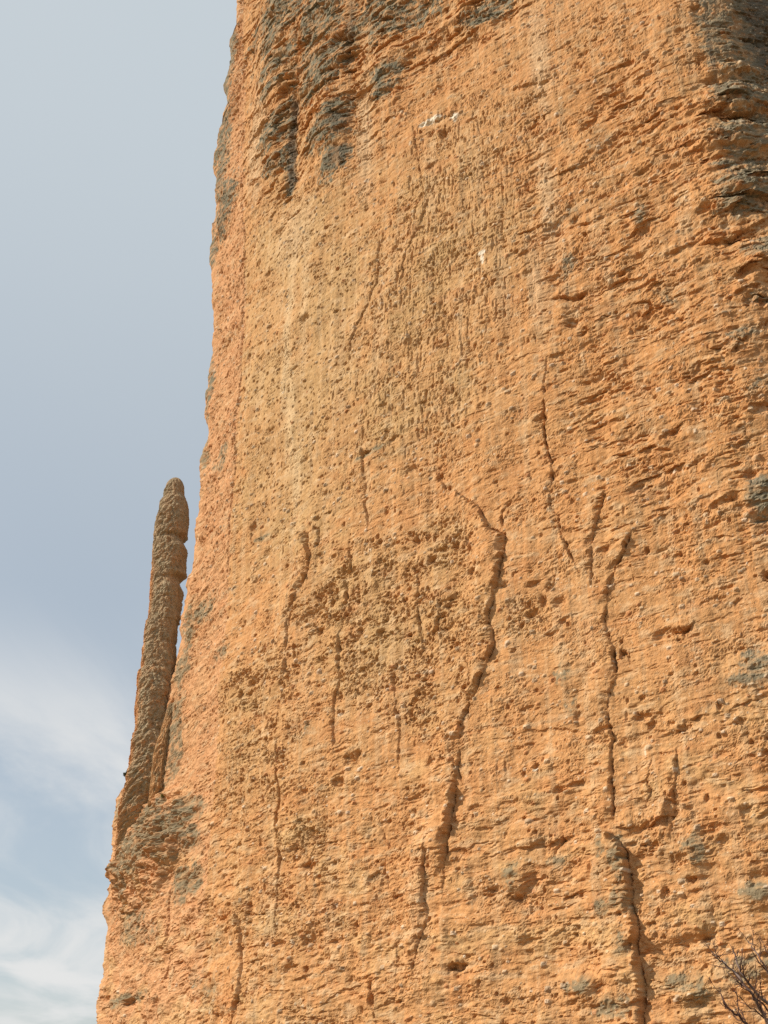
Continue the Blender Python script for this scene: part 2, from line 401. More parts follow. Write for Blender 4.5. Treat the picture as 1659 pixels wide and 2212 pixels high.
# ---- flakes and cracks: (points, height of the proud left side, reach to the left in m, groove depth)
CR = [   # points (px, py[, share of the height]) run downwards
 ([(935, 395, .3), (925, 425), (905, 490), (880, 545), (868, 600), (862, 640, .2)], .13, 2.6, .05),
 ([(818, 500, .2), (815, 560), (815, 610), (790, 660), (765, 715), (755, 745), (750, 790, .2)], .12, 2.2, .10),
 ([(1180, 770, .2), (1175, 845, .8), (1172, 930), (1185, 990), (1190, 1030), (1188, 1095, .8), (1200, 1112, .6), (1210, 1160), (1225, 1180), (1240, 1215, .8), (1262, 1260, .3)], .12, 1.8, .22),
 ([(945, 1025), (962, 1060)], .12, .5, .1),
 ([(975, 1050, .2), (995, 1070, .4), (1035, 1098, .6), (1055, 1140, .8), (1087, 1155), (1091, 1180), (1079, 1230), (1072, 1264, .8), (1053, 1320, .7), (1050, 1348, .45), (1062, 1358, .8), (1064, 1385, .9),
   (1050, 1426, .7), (1034, 1464, .7), (1030, 1490, .6), (1012, 1520, .45), (993, 1565, .5), (991, 1596, .4), (986, 1659, .5), (982, 1681, .8), (970, 1753, 1.0), (959, 1829, .95), (956, 1904, .35), (950, 1960, .1)], .58, 3.0, .16),
 ([(1112, 1065, .2), (1105, 1080), (1082, 1106), (1083, 1142)], .10, 1.0, .16),
 ([(925, 1790, .2), (918, 1840, .5), (914, 1923), (918, 1979), (899, 2047, .8), (893, 2096, .4), (890, 2150, .15)], .38, 2.4, .14),
 ([(495, 1950, .2), (504, 1972), (517, 2009), (513, 2043), (521, 2081), (521, 2110, .7), (519, 2148), (508, 2171), (500, 2212, .3)], .26, 2.0, .14),
 ([(604, 1500, .2), (598, 1600, .7), (600, 1659), (603, 1708), (594, 1783), (600, 1892), (597, 1960, .5), (592, 2040, .2)], .06, 1.2, .24),
 ([(622, 1150, .4), (643, 1151), (660, 1155), (669, 1204), (658, 1245), (636, 1287, .7), (620, 1320, .5), (617, 1370, .5), (613, 1445, .5), (608, 1520, .2)], .42, 2.4, .12),
 ([(673, 1140), (686, 1143), (684, 1173), (673, 1185)], .14, .8, .16),
 ([(711, 1189), (752, 1185), (754, 1219), (745, 1256), (741, 1332), (730, 1400), (730, 1468, .8), (718, 1501), (717, 1569), (722, 1640, .3)], .18, 2.2, .09),
 ([(1305, 1040, .3), (1305, 1060), (1300, 1092), (1283, 1130), (1278, 1180), (1278, 1240), (1276, 1290, .2)], .28, 1.8, .08),
 ([(1368, 1140, .3), (1362, 1155), (1347, 1192), (1328, 1223), (1313, 1275), (1306, 1320, .8), (1306, 1365, .6), (1324, 1392), (1326, 1456, 1.1), (1312, 1512), (1315, 1569, .7), (1322, 1659, .7), (1324, 1704), (1324, 1760), (1322, 1800, .5)], .24, 2.4, .20),
 ([(1260, 1806, .25), (1290, 1801, .5), (1314, 1800, .7), (1338, 1813, .9), (1354, 1840), (1362, 1904), (1370, 1979), (1376, 2035), (1381, 2092), (1390, 2122), (1393, 2212), (1396, 2300)], .80, 4.2, .10),
 ([(368, 1900, .3), (365, 1950), (360, 2020), (359, 2053), (363, 2077), (357, 2098), (346, 2123), (347, 2164)], .08, 1.2, .16),
 ([(795, 2060, .3), (794, 2103), (794, 2137), (805, 2156), (812, 2212, .5)], .10, .9, .16),
 ([(905, 1150, .2), (903, 1219), (899, 1317), (910, 1407), (915, 1450, .2)], .10, 1.2, .10),
 ([(847, 1440, .2), (847, 1471), (853, 1530), (861, 1562), (858, 1629), (855, 1700, .2)], .09, 1.5, .08),
 ([(782, 900, .2), (780, 985), (785, 1040), (790, 1100), (795, 1160, .2)], .08, 1.2, .10),
 ([(1212, 470), (1208, 560), (1203, 640), (1185, 740), (1165, 775)], -.16, 1.6, .0),
 ([(890, 260, .3), (895, 300), (903, 370), (915, 420)], .06, .8, .10),
 ([(770, 150), (772, 250), (768, 380)], -.25, 1.2, .05),
 ([(650, 40), (648, 150), (640, 300), (632, 410)], -.22, .9, .1),
 ([(527, 380), (529, 520), (529, 600), (526, 720), (525, 800), (518, 900), (512, 1000), (500, 1150), (492, 1280)], .13, 2.5, .0),
 ([(1465, 1600, .3), (1462, 1650), (1455, 1740), (1450, 1780), (1452, 1840, .2)], .20, 1.4, .04),
]
hr = random.Random(5)
for _ in range(7):                                  # hairlines
    x_ = hr.uniform(560, 1600); y_ = hr.uniform(1050, 2050); n_ = hr.randint(3, 6); pl_ = [(x_, y_, .2)]
    for k_ in range(n_): x_ += hr.gauss(-3, 9); y_ += hr.uniform(18, 42); pl_.append((x_, y_, 1 if k_ < n_ - 1 else .2))
    CR.append((pl_, hr.uniform(.02, .07), 1.2, hr.uniform(.04, .10)))
# shelf-like undercuts: (points, depth); the rock above juts out
UC = [([(780, 978), (820, 968), (862, 940)], .3), ([(1200, 640), (1235, 642), (1262, 628)], .5), ([(1140, 1575), (1200, 1570), (1260, 1582), (1312, 1586)], .14),
      ([(1368, 1590), (1450, 1560), (1540, 1545), (1659, 1500)], .16), ([(1335, 1790), (1400, 1785), (1450, 1760)], .3), ([(905, 270), (945, 252), (990, 240)], .35),
      ([(1445, 1362), (1470, 1362), (1500, 1345)], .35), ([(555, 1160), (580, 1155)], .25), ([(700, 1110), (720, 1098)], .3), ([(1565, 770), (1659, 690)], .4),
      ([(1530, 260), (1600, 245), (1659, 232)], .5), ([(1525, 520), (1600, 505), (1659, 470)], .45), ([(1570, 160), (1610, 150), (1640, 158)], .3),
      ([(850, 1985), (960, 2085), (1010, 2080)], .0), ([(975, 2092), (1010, 2085)], .45), ([(690, 225), (740, 218), (775, 195)], .5), ([(590, 305), (640, 290)], .45),
      ([(580, 365), (630, 350)], .4), ([(690, 95), (770, 80)], .5), ([(590, 40), (620, 38)], .5), ([(600, 130), (650, 118)], .4), ([(600, 180), (640, 170)], .35),
      ([(810, 205), (870, 190)], .35), ([(700, 165), (760, 150)], .3), ([(1520, 1090), (1580, 1075)], .25), ([(1280, 2170), (1400, 2168)], .2),
      ([(1105, 1830), (1180, 1822), (1240, 1800)], .25), ([(1120, 590), (1180, 560)], .0), ([(860, 590), (900, 575)], .2), ([(1000, 1480), (1060, 1440)], 0.0),
      ([(1170, 775), (1225, 760)], .3), ([(1290, 600), (1370, 575)], .3), ([(1220, 490), (1290, 470)], .25), ([(1100, 190), (1190, 170)], .2), ([(1010, 30), (1120, 40)], .3),
      ([(1440, 545), (1500, 520)], .3), ([(1560, 640), (1659, 610)], .4)]
for ci, (pts, amp, reach, groove) in enumerate(CR):
    P = np.array([surf(*p[:2]) for p in pts]); Pa = np.array([p[2] if len(p) > 2 else 1.0 for p in pts])
    r0, r1 = np.searchsorted(zrows, [P[:, 1].min() - 1.5, P[:, 1].max() + 1.5])
    sub = S[r0:r1]; c = np.where(((sub > P[:, 0].min() - reach * 1.3 - 1) & (sub < P[:, 0].max() + 1.5)).any(0))[0]
    if len(c) == 0: continue
    c0, c1 = c[0], c[-1] + 1
    s_, z_ = S[r0:r1, c0:c1], Z[r0:r1, c0:c1]
    jx = 0.07 * fbm(s_ / 0.5, z_ / 0.5, 3, 81 + ci, .6) + 0.26 * fbm(z_ / 1.5, z_ * 0 + ci, 4, 83, .55)
    s_w = s_ + jx; z_w = z_ + 0.12 * fbm(s_ / 0.8, z_ / 0.8, 2, 85 + ci)
    best = np.full(s_.shape, 1e9, np.float32); sgn = np.zeros(s_.shape, np.float32); tpar = np.zeros(s_.shape, np.float32)
    Ls = np.concatenate([[0], np.cumsum(np.hypot(*np.diff(P, axis=0).T))])
    for i in range(len(P) - 1):
        (x0, y0), (x1, y1) = P[i], P[i + 1]
        dx, dy = x1 - x0, y1 - y0; L2 = dx * dx + dy * dy
        t = np.clip(((s_w - x0) * dx + (z_w - y0) * dy) / L2, 0, 1)
        d = np.hypot(s_w - x0 - t * dx, z_w - y0 - t * dy).astype(np.float32)
        up = d < best
        cr = (dx * (z_w - y0) - dy * (s_w - x0))          # line runs downwards: left of it in the picture is negative
        best = np.where(up, d, best); sgn = np.where(up, np.sign(-cr), sgn); tpar = np.where(up, Ls[i] + t * math.sqrt(L2), tpar)
    taper = sst(0, min(1.2, Ls[-1] * .2), tpar) * sst(0, min(1.5, Ls[-1] * .25), Ls[-1] - tpar)
    if pts[-1][1] >= 2212: taper = sst(0, 1.5, tpar)
    taper = taper * np.interp(tpar, Ls, Pa).astype(np.float32)
    vary = np.clip(0.85 + 1.5 * fbm(tpar / 1.7, tpar * 0 + ci, 4, 87, .7), .12, 1.6)
    vg = np.clip(0.7 + 1.8 * fbm(tpar / 1.1, tpar * 0 + ci + 5, 4, 89, .7), .0, 1.7)
    bev = 0.05 + .5 * np.clip(pn(tpar / 3.5, tpar * 0 + ci, 88) + .1, 0, .7) * min(1, amp * 3 if amp > 0 else 0)
    left = sgn > 0
    dd = np.where(left, -best, best)                      # signed distance, negative on the proud side
    rise = np.clip((0.05 - dd) / (bev + .05), 0, 1); rise = np.sqrt(rise * (2 - rise))
    fall = 1 - sst(0.15 * reach, reach, -dd)
    body = sst(.05, .55, -dd); vary = vary + (0.9 + .5 * pn(tpar / 5, tpar * 0 + ci, 90) - vary) * body
    H[r0:r1, c0:c1] += amp * vary * taper * rise * fall
    gw = 0.04 + .03 * vg
    H[r0:r1, c0:c1] -= (groove * 1.5 + .05) * taper * vg * np.exp(-((dd - 0.05) / gw) ** 2)
for ci, (pts, dep) in enumerate(UC):
    if dep == 0: continue
    P = np.array([surf(*p) for p in pts]); P = P[np.argsort(P[:, 0])]
    r0, r1 = np.searchsorted(zrows, [P[:, 1].min() - 2, P[:, 1].max() + 2])
    sub = S[r0:r1]; c = np.where(((sub > P[0, 0] - .8) & (sub < P[-1, 0] + .8)).any(0))[0]
    if len(c) == 0: continue
    c0, c1 = c[0], c[-1] + 1
    s_, z_ = S[r0:r1, c0:c1], Z[r0:r1, c0:c1]
    zl = np.interp(s_, P[:, 0], P[:, 1]) + 0.22 * fbm(s_ / 0.8, s_ * 0, 3, 91 + ci)
    tp = sst(-.6, .5, s_ - P[0, 0]) * sst(-.6, .5, P[-1, 0] - s_) * np.clip(0.5 + 1.3 * fbm(s_ / 1.0, s_ * 0 + 4, 3, 95 + ci, .6), 0, 1.3)
    d = z_ - zl
    H[r0:r1, c0:c1] += dep * tp * (0.55 * sst(-0.06, 0.06, d) * (1 - sst(0.2, 1.4, d)) - 0.75 * sst(0.05, -0.06, d) * (1 - sst(0.1, 0.9, -d)))
    DROOP[r0:r1, c0:c1] += 0.3 * dep * tp * sst(-0.06, 0.06, d) * (1 - sst(0.2, 0.9, d))

# ---- pits and cobbles, each pressed into the surface one by one
prnd = random.Random(11)
uM_row = None
def press(s0, z0, a, b, depth, tilt=0.0, rag=0.0):
    r0, r1 = np.searchsorted(zrows, [z0 - b * 1.6, z0 + b * 1.6 + 0.05])
    if r1 <= r0: return
    rr = (r0 + r1) // 2
    if rr >= NRW: return
    c0, c1 = np.searchsorted(S[rr], [s0 - a * 1.6, s0 + a * 1.6])
    if c1 <= c0: return
    s_ = S[r0:r1, c0:c1] - s0; z_ = Z[r0:r1, c0:c1] - z0 - tilt * s_
    q = (s_ / a) ** 2 + (z_ / b) ** 2
    if rag: q = np.maximum(q + rag * fbm(s_ / a * 1.1 + s0, z_ / b * 1.1 + z0, 4, 77, .6), 0)
    H[r0:r1, c0:c1] -= depth * np.exp(-(q * q)) 
zlo, zhi = 4.0, 132.0
def rand_on(A, n, smin=-14, smax=56):
    """n random places picked in proportion to a character map"""
    w = (A[:, NBk:] * np.gradient(zrows)[:, None]).astype(np.float64)
    w[zrows < zlo] = 0; w[zrows > zhi] = 0
    rowp = w.sum(1); rowp /= rowp.sum()
    rows = rng.choice(NRW, n, p=rowp)
    cw = np.cumsum(w[rows], 1); u = rng.random(n) * cw[:, -1]
    cols = (cw < u[:, None]).sum(1).clip(0, w.shape[1] - 1) + NBk
    return S[rows, cols] + rng.uniform(-.03, .03, n), Z[rows, cols] + rng.uniform(-.05, .05, n)
def sow(A, n, r0, r1, dep, ell=1.0, tilt=0.08):
    s_, z_ = rand_on(A, n)
    rad_ = r0 + (r1 - r0) * rng.random(n) ** 3.0
    for i in range(n):
        f = prnd.uniform(.75, 1.3)
        press(s_[i], z_[i], rad_[i] * f * (ell if ell > 1 else 1), rad_[i] / f * (1 / ell if ell < 1 else 1), dep * rad_[i] * prnd.uniform(.6, 1.3), tilt, .9 if rad_[i] > .13 else 0)
ones = np.ones_like(S)
scale_z = 0.6 + Z / 110.0
sow((A_smooth + 0.02) * (.2 + Q2), 2400, .05, .105, 1.9)
sow((0.15 + A_runnel * .8 + .2 * A_low) * (.08 + Q * Q2), 6000, .05, .15, 1.6)
sow(A_runnel + .02, 1500, .05, .12, 1.3, ell=.3)
sow(A_honey ** 2 * hg + .01, 2600, .055, .20, 1.4)
sow(A_honey ** 2 * hg + .02, 90, .16, .36, 1.1)
sow((.2 + A_strat + .3 * A_low) * (.1 + Q), 2000, .06, .20, 1.0, ell=2.6)
sow((.3 + A_low + .4 * A_strat) * (.1 + Q2), 420, .14, .42, .85, ell=1.7)
sow(A_fl + .005, 1600, .06, .18, 1.2)
band = sst(.0, .4, fbm(S / 9, zb / 1.3, 3, 79))
cs, cz = rand_on(.35 + band + .3 * A_strat, 9000)   # cobbles standing proud of the sand, in bands
cr_ = .055 + .13 * rng.random(9000) ** 3.5
for i in range(9000): press(cs[i], cz[i], cr_[i] * prnd.uniform(.9, 1.5), cr_[i] * prnd.uniform(.7, 1.0), -.8 * cr_[i], .08)
# cavities seen one by one
for (px, py, a, b, d) in [(1345, 1410, .26, .24, .7), (1470, 1362, .6, .22, .45), (715, 1262, .35, .22, .5), (725, 1278, .28, .22, .4), (695, 1285, .20, .16, .4), (718, 1302, .26, .24, .5),
        (705, 1320, .18, .15, .4), (740, 1240, .7, .45, .5), (933, 1210, .4, .3, .5), (960, 1185, .35, .3, .5), (985, 1180, .3, .25, .5), (1020, 1235, .35, .25, .5),
        (1150, 1325, .5, .35, .5), (985, 2088, .6, .25, .8), (1285, 1810, .3, .2, .3), (1155, 1655, .25, .2, .5), (750, 1640, .45, .4, .5), (725, 1690, .5, .35, .5),
        (810, 1890, .35, .3, .5), (795, 1900, .3, .3, .5), (803, 2160, .25, .3, .6), (400, 1900, .45, .45, .6), (275, 2165, .8, .25, .7), (1410, 1565, .4, .35, .5),
        (1390, 1545, .7, .3, .5), (1480, 1575, .5, .3, .4), (1300, 1575, .6, .25, .5), (1190, 1265, .4, .3, .4), (1495, 1900, .3, .2, .5), (1440, 1930, .3, .3, .5),
        (745, 285, .8, .4, .6), (600, 35, .7, .45, .8), (740, 90, 1.2, .4, .8), (630, 155, .6, .3, .6), (610, 185, .4, .3, .6), (570, 415, .5, .4, .4), (605, 370, .9, .35, .6),
        (955, 285, .4, .35, .6), (930, 285, .35, .3, .5), (1240, 470, .35, .3, .4), (1250, 640, .6, .3, .6), (880, 470, .3, .3, .3), (1390, 495, .5, .4, .4),
        (948, 1030, .3, .3, .5), (685, 1120, .35, .2, .5), (1600, 1560, .35, .25, .5), (1660, 1240, .4, .3, .5), (1585, 1075, .5, .25, .5), (1455, 1750, .5, .6, .5),
        (1410, 1830, .6, .3, .5), (1470, 1855, .5, .35, .4), (520, 1500, .4, .35, .5), (550, 1520, .3, .25, .4), (645, 1775, .3, .2, .4), (680, 1800, .25, .2, .4)]:
    s0, z0 = surf(px, py); k = max(1.0, (z0 / 60.0))
    press(s0, z0, a * .9, b * k, d * .8, 0.1, 1.3)

# ---- put the surface together
fade = sst(-0.0, 1.0, np.arange(NC)[None, :] / 20.0) * np.ones((NRW, 1))
shrink = 1 - 0.0 * Z
XX = BX + NX * H; YY = BY + NY * H; ZZ = Z - DROOP
top0 = z_in[-1]
k = np.clip((Z - top0) / (z_top - top0), 0, 1); sc_ = np.sqrt(np.clip(1 - k ** 2.2, 0.0004, 1))
cxm, cym = 8.0, 100.0
XX = cxm + (XX - cxm) * sc_; YY = cym + (YY - cym) * sc_
V = np.stack([XX, YY, ZZ], -1).reshape(-1, 3)
ii = np.arange(NRW - 1)[:, None] * NC; jj = np.arange(NC)[None, :]; jn = (jj + 1) % NC
F = np.stack([ii + jj, ii + jn, ii + NC + jn, ii + NC + jj], -1).reshape(-1, 4)

# ---- rock colours (the stone's own stains, plus painted shade at the top right)
def rgb(*c): return np.array(c, np.float32)
ORANGE, TAN, PINK, PALE = rgb(.478, .252, .108), rgb(.435, .276, .130), rgb(.495, .272, .138), rgb(.52, .38, .23)
RED, LICH, LICHB, DARK, WHITE = rgb(.42, .175, .065), rgb(.172, .158, .112), rgb(.235, .180, .105), rgb(.075, .070, .058), rgb(.72, .66, .54)
C = np.empty((NRW, NC, 3), np.float32); C[:] = ORANGE
def lay(col, m):
    global C
    m = np.clip(m, 0, 1)[..., None]; C += (col - C) * m
big = fbm(S / 7, Z / 9, 4, 101)
lay(TAN, np.clip(A_smooth * 1.2 + A_runnel * .8 + A_honey * .75, 0, 1) * (0.8 + .5 * big) + .25 * sst(-.1, .4, big))
lay(rgb(.45, .225, .088), .55 * A_strat)
lay(PINK, sst(.15, -.15, S - ribS + .25 * fbm(S / 2, Z / 2, 3, 102)) * .9)
lay(rgb(.50, .325, .155), .6 * sst(.0, .5, fbm(S / 4, Z / 3, 4, 104)) * (.3 + .7 * A_low))
lay(rgb(.37, .215, .100), .28 * sst(.1, .5, fbm(S / 2.4, Z / 2.0, 5, 106)))
lay(PALE, .30 * sst(.05, .5, fbm(S / .7, Z / 16, 3, 108)) * (1 - A_fl)); lay(rgb(.33, .21, .11), .28 * sst(.1, .5, fbm(S / .5 + 9, Z / 11, 3, 110)) * (1 - A_fl))
lay(RED, .30 * sst(.1, .55, fbm(S / 3, zb / 1.6, 4, 103)) * (1 - .7 * A_smooth))
lay(RED, .55 * np.clip(notch * (A_strat * .5 + A_topl + A_topr + .35 * A_low), 0, 1))
lay(PALE, .45 * sst(.12, .5, fbm(S / 1.6, zb / .7, 4, 105)) + .0)
lay(rgb(.56, .42, .25), .62 * blobs([(625, 720, 9, 170), (628, 900, 12, 130), (640, 1010, 14, 70), (660, 640, 10, 120, .6)], soft=.8, warp=.5))
lay(rgb(.54, .40, .25), .58 * blobs([(1165, 130, 22, 130), (1180, 420, 20, 130), (1165, 640, 20, 120, .6), (560, 300, 22, 120), (790, 300, 20, 120), (640, 500, 40, 70, .7)], soft=.8))
lay(LICHB, .28 * sst(.12, .55, fbm(S / 2.0, Z / 2.4, 5, 107)) * (.25 + .75 * np.clip(A_strat + A_low, 0, 1)))
# grey lichen crust and old weathered skin
lich = blobs([(605, 25, 60, 45), (600, 90, 45, 28, .8), (605, 140, 45, 22), (600, 185, 40, 18), (600, 270, 32, 34), (605, 300, 34, 26), (600, 350, 26, 26), (632, 250, 15, 60), (628, 330, 10, 70),
              (626, 395, 13, 26), (690, 60, 50, 70), (700, 130, 62, 40), (700, 185, 62, 26), (735, 250, 36, 42), (705, 290, 38, 32), (735, 335, 32, 36), (715, 370, 20, 30, .8),
              (800, 50, 44, 60), (850, 40, 50, 40, .8), (835, 165, 42, 22), (830, 200, 34, 12), (905, 30, 60, 30, .7), (1060, 20, 60, 26), (1020, 40, 40, 16, .7), (650, 60, 26, 70, .7),
              (498, 105, 14, 45), (488, 180, 12, 40), (486, 290, 14, 60), (484, 370, 12, 50, .8), (492, 440, 20, 44), (484, 490, 10, 30, .8), (459, 545, 8, 30), (449, 860, 8, 44), (452, 790, 6, 30)],
             soft=.7, warp=.5, grow=1.12)
lich_r = blobs([(1590, 205, 55, 30), (1640, 200, 60, 40), (1620, 285, 70, 34), (1650, 280, 40, 40), (1615, 350, 60, 26), (1640, 410, 75, 44), (1610, 440, 50, 26), (1655, 540, 50, 20, .8),
                (1560, 60, 55, 90, .75), (1600, 90, 55, 90, .8), (1650, 60, 60, 120), (1650, 640, 40, 14, .7), (1650, 1075, 36, 42), (1645, 1440, 46, 34), (1610, 1465, 46, 18, .8),
                (1380, 455, 16, 22, .7), (1225, 570, 18, 26, .6), (1230, 460, 20, 18, .4), (1290, 300, 26, 16, .4), (1610, 720, 46, 14, .6), (1450, 640, 30, 14, .4), (1640, 830, 30, 14, .5)], soft=.6, warp=.5, grow=1.2)
lich_l = blobs([(1105, 1885, 24, 26, .75), (1195, 1865, 26, 14, .5), (1300, 1830, 14, 26, .6), (1338, 1850, 18, 40, .75), (1345, 1950, 30, 28, .75), (1305, 1960, 22, 20, .7), (1350, 2040, 18, 36, .6),
                (1250, 2125, 30, 18, .75), (1330, 2170, 50, 30, .75), (1480, 2115, 45, 20, .8), (1520, 2150, 26, 24, .6), (1605, 2090, 50, 24, .85), (1635, 1925, 40, 22, .8), (1500, 1830, 26, 34, .6),
                (1215, 1450, 24, 30, .55), (1230, 1520, 18, 24, .4), (650, 1580, 30, 14, .3), (440, 1320, 20, 24, .8), (410, 1380, 10, 60, .8), (480, 1410, 14, 14, .6), (400, 1440, 14, 40, .7),
                (385, 1560, 16, 60, .8), (380, 1640, 14, 44, .7), (300, 1720, 50, 40, .85), (405, 1760, 24, 36, 1.), (372, 1795, 34, 34, .95), (345, 1765, 22, 36, .8), (335, 1830, 30, 36, .85), (412, 1810, 18, 22, .9), (375, 1850, 16, 20, .6), (320, 1875, 14, 26, .7), (300, 1850, 36, 40, .85), (280, 1900, 14, 60, .7),
                (400, 1905, 26, 34, .95), (290, 2000, 30, 40, .6), (270, 2160, 36, 14, .85), (320, 2020, 24, 24, .4), (485, 970, 12, 8, .7), (478, 1000, 10, 18, .6), (445, 980, 6, 40, .7),
                (560, 1160, 16, 5, .7), (805, 975, 30, 6, .8), (440, 2140, 26, 14, .4), (425, 2120, 20, 10, .4)], soft=.6, warp=.5, grow=1.15)
slope = np.gradient(H - DROOP, axis=0) / np.gradient(zrows)[:, None]     # positive where the rock leans out over the air below
bare = sst(.35, 1.0, slope)
patchy = sst(-.38, .10, fbm(S / 1.4, zb / .6, 4, 109))
gap = blobs([(645, 290, 13, 140), (652, 120, 7, 60), (556, 200, 13, 150), (792, 170, 15, 120), (735, 212, 44, 10), (640, 62, 34, 7), (705, 104, 50, 8), (612, 112, 40, 7), (608, 163, 40, 6), (600, 238, 40, 8), (605, 322, 40, 8), (690, 250, 14, 40), (750, 310, 24, 8), (850, 120, 50, 14)], soft=.5, warp=.5)
speck = .55 * fbm(S / .5, Z / .5, 4, 115, .75) + .35 * fbm(S / .35, Z / 1.6, 3, 117)
lich = sst(.32, .62, lich + speck * sst(0, .3, lich)); lich_r = lich_r * .3 + .7 * sst(.32, .62, lich_r + speck * sst(0, .3, lich_r)); lich_l = lich_l * .3 + .7 * sst(.32, .66, lich_l + speck * sst(0, .3, lich_l))
lay(LICH, (lich * (1 - .9 * gap) * (.35 + .65 * patchy) * 1.0 + 0) * (1 - .85 * bare))
lay(LICH, (lich_r * (.45 + .55 * patchy) * .95) * (1 - .8 * bare))
lay(LICHB, lich_l * (.5 + .5 * patchy) * (1 - .6 * bare))
lay(LICH, lich_l * .45 * patchy * (1 - .6 * bare))
lay(DARK, .75 * blobs([(630, 330, 8, 75), (627, 398, 11, 22), (735, 345, 22, 26, .6), (745, 270, 22, 26, .6), (1655, 60, 44, 130, .95), (1535, 110, 6, 70, .7), (640, 250, 8, 40), (760, 80, 10, 90, .6)], soft=.6, warp=.5))  # dark crust streaks; the top right corner's shade is painted in here too
lay(WHITE, 1.0 * blobs([(915, 266, 12, 4.5), (932, 256, 16, 5), (945, 250, 8, 4), (978, 247, 10, 5), (980, 252, 4, 9, .8), (1042, 548, 9, 6), (1043, 560, 4, 9, .8), (1155, 1662, 5, 4), (1395, 1625, 3, 12, .5), (1000, 2065, 3, 3)], soft=.4, warp=.45))
TINT = [rgb(.58, .47, .33), rgb(.50, .36, .22), rgb(.36, .30, .22), rgb(.44, .20, .09), rgb(.62, .52, .40)]
for i in range(9000):
    if cr_[i] < .06 and i % 2: continue
    r0, r1 = np.searchsorted(zrows, [cz[i] - cr_[i] * .9, cz[i] + cr_[i] * .9])
    r1 = max(r1, r0 + 1); rr = min((r0 + r1) // 2, NRW - 1)
    c0, c1 = np.searchsorted(S[rr], [cs[i] - cr_[i] * 1.1, cs[i] + cr_[i] * 1.1]); c1 = max(c1, c0 + 1)
    C[r0:r1, c0:c1] += (TINT[i % 5] * (1 - .5 * float(lich[rr, min(c0, NC - 1)])) - C[r0:r1, c0:c1]) * .6
# single stones of the conglomerate differ in tone
C *= (1 + .16 * pn(S / .22, Z / .26, 111) + .10 * pn(S / .6, Z / .5, 113) + rng.normal(0, .05, S.shape))[..., None]
C = np.clip(C, .02, .85); COLV = C.reshape(-1, 3)

# ---- parts of the tower
lab = np.zeros((NRW - 1, NC), np.int8)
ribc = s_rib((zrows[1:] + zrows[:-1]) / 2)[:, None]
Sc = (S[1:] + S[:-1]) / 2; Sc = (Sc + np.roll(Sc, -1, 1)) / 2; Sc[:, -1] = S[:-1, -1] + 1
Zc = (Z[1:] + Z[:-1]) / 2
lab[Sc < ribc] = 1
lab[:, :NBk - 8] = 2; lab[:, NC - 1] = 2
lab[np.repeat(zrows[1:, None] > top0 + 1, NC, 1)] = 2
def poly_mask(pts):
    P = np.array([surf(*p) for p in pts]); inside = np.zeros(Sc.shape, bool)
    r0, r1 = np.searchsorted(zrows, [P[:, 1].min(), P[:, 1].max()])
    s_, z_ = Sc[r0:r1], Zc[r0:r1]; ins = np.zeros(s_.shape, bool)
    for i in range(len(P)):
        (x0, y0), (x1, y1) = P[i], P[i - 1]
        if y0 == y1: continue
        ins ^= ((y0 > z_) != (y1 > z_)) & (s_ < (x1 - x0) * (z_ - y0) / (y1 - y0) + x0)
    inside[r0:r1] = ins
    return inside
FLK = [
 ([(1240, 1806), (1290, 1801), (1314, 1800), (1338, 1813), (1356, 1840), (1364, 1904), (1372, 1979), (1378, 2035), (1383, 2092), (1392, 2122), (1396, 2240), (1240, 2240), (1236, 2000)],
  'thick raised slab with a dark shadow down its right edge'),
 ([(1000, 1072), (1037, 1098), (1057, 1140), (1089, 1155), (1093, 1180), (1081, 1230), (1074, 1264), (1055, 1320), (1052, 1350), (1022, 1350), (1018, 1230), (1020, 1150)],
  'hooked flake with a rounded grey top'),
 ([(1020, 1352), (1064, 1358), (1066, 1385), (1052, 1426), (1036, 1464), (1032, 1490), (1014, 1520), (995, 1565), (968, 1565), (990, 1480)], 'flake below the hooked one'),
 ([(965, 1567), (995, 1567), (993, 1596), (988, 1659), (984, 1681), (972, 1753), (961, 1829), (958, 1904), (925, 1904), (930, 1760)], 'tall flake beside the deepest crack'),
 ([(620, 1153), (660, 1155), (671, 1204), (660, 1245), (638, 1287), (622, 1320), (585, 1320), (595, 1240)], 'blunt flake near the left rib'),
 ([(1285, 1368), (1306, 1365), (1326, 1392), (1328, 1456), (1314, 1512), (1317, 1569), (1324, 1659), (1326, 1704), (1326, 1795), (1270, 1795), (1275, 1560)], 'long narrow flake above the raised slab'),
 ([(1262, 1090), (1300, 1092), (1285, 1130), (1280, 1180), (1280, 1240), (1250, 1240)], None),
 ([(480, 1990), (504, 1972), (519, 2009), (515, 2043), (523, 2081), (523, 2110), (521, 2148), (508, 2171), (480, 2165), (470, 2080)], None),
 ([(895, 1850), (918, 1840), (916, 1923), (920, 1979), (901, 2047), (893, 2096), (860, 2090), (865, 1950)], None),
]
for i, (pts, _) in enumerate(FLK): lab[poly_mask(pts)] = 10 + i
lab = lab.reshape(-1)
base = np.array([5.0, 80.0, 0.0], np.float32)
tower = empty('rock_tower', tuple(base))
tag(tower, 'huge orange conglomerate rock tower with cracked pitted wall filling the right of the picture', 'cliff')
V = V.astype(np.float32)
o = split_part('main_face', V, F, lab == 0, M_ROCK, tower, COLV, base)
o = split_part('side_face', V, F, lab == 1, M_ROCK, tower, COLV, base); tag(o, 'paler pinkish side face along the sky edge')
o = split_part('back_face', V, F, lab == 2, M_ROCK, tower, COLV, base)
for i, (pts, lb) in enumerate(FLK):
    if (lab == 10 + i).any():
        o = split_part('rock_flake', V, F, lab == 10 + i, M_ROCK, tower, COLV, base)
        if lb: tag(o, lb)

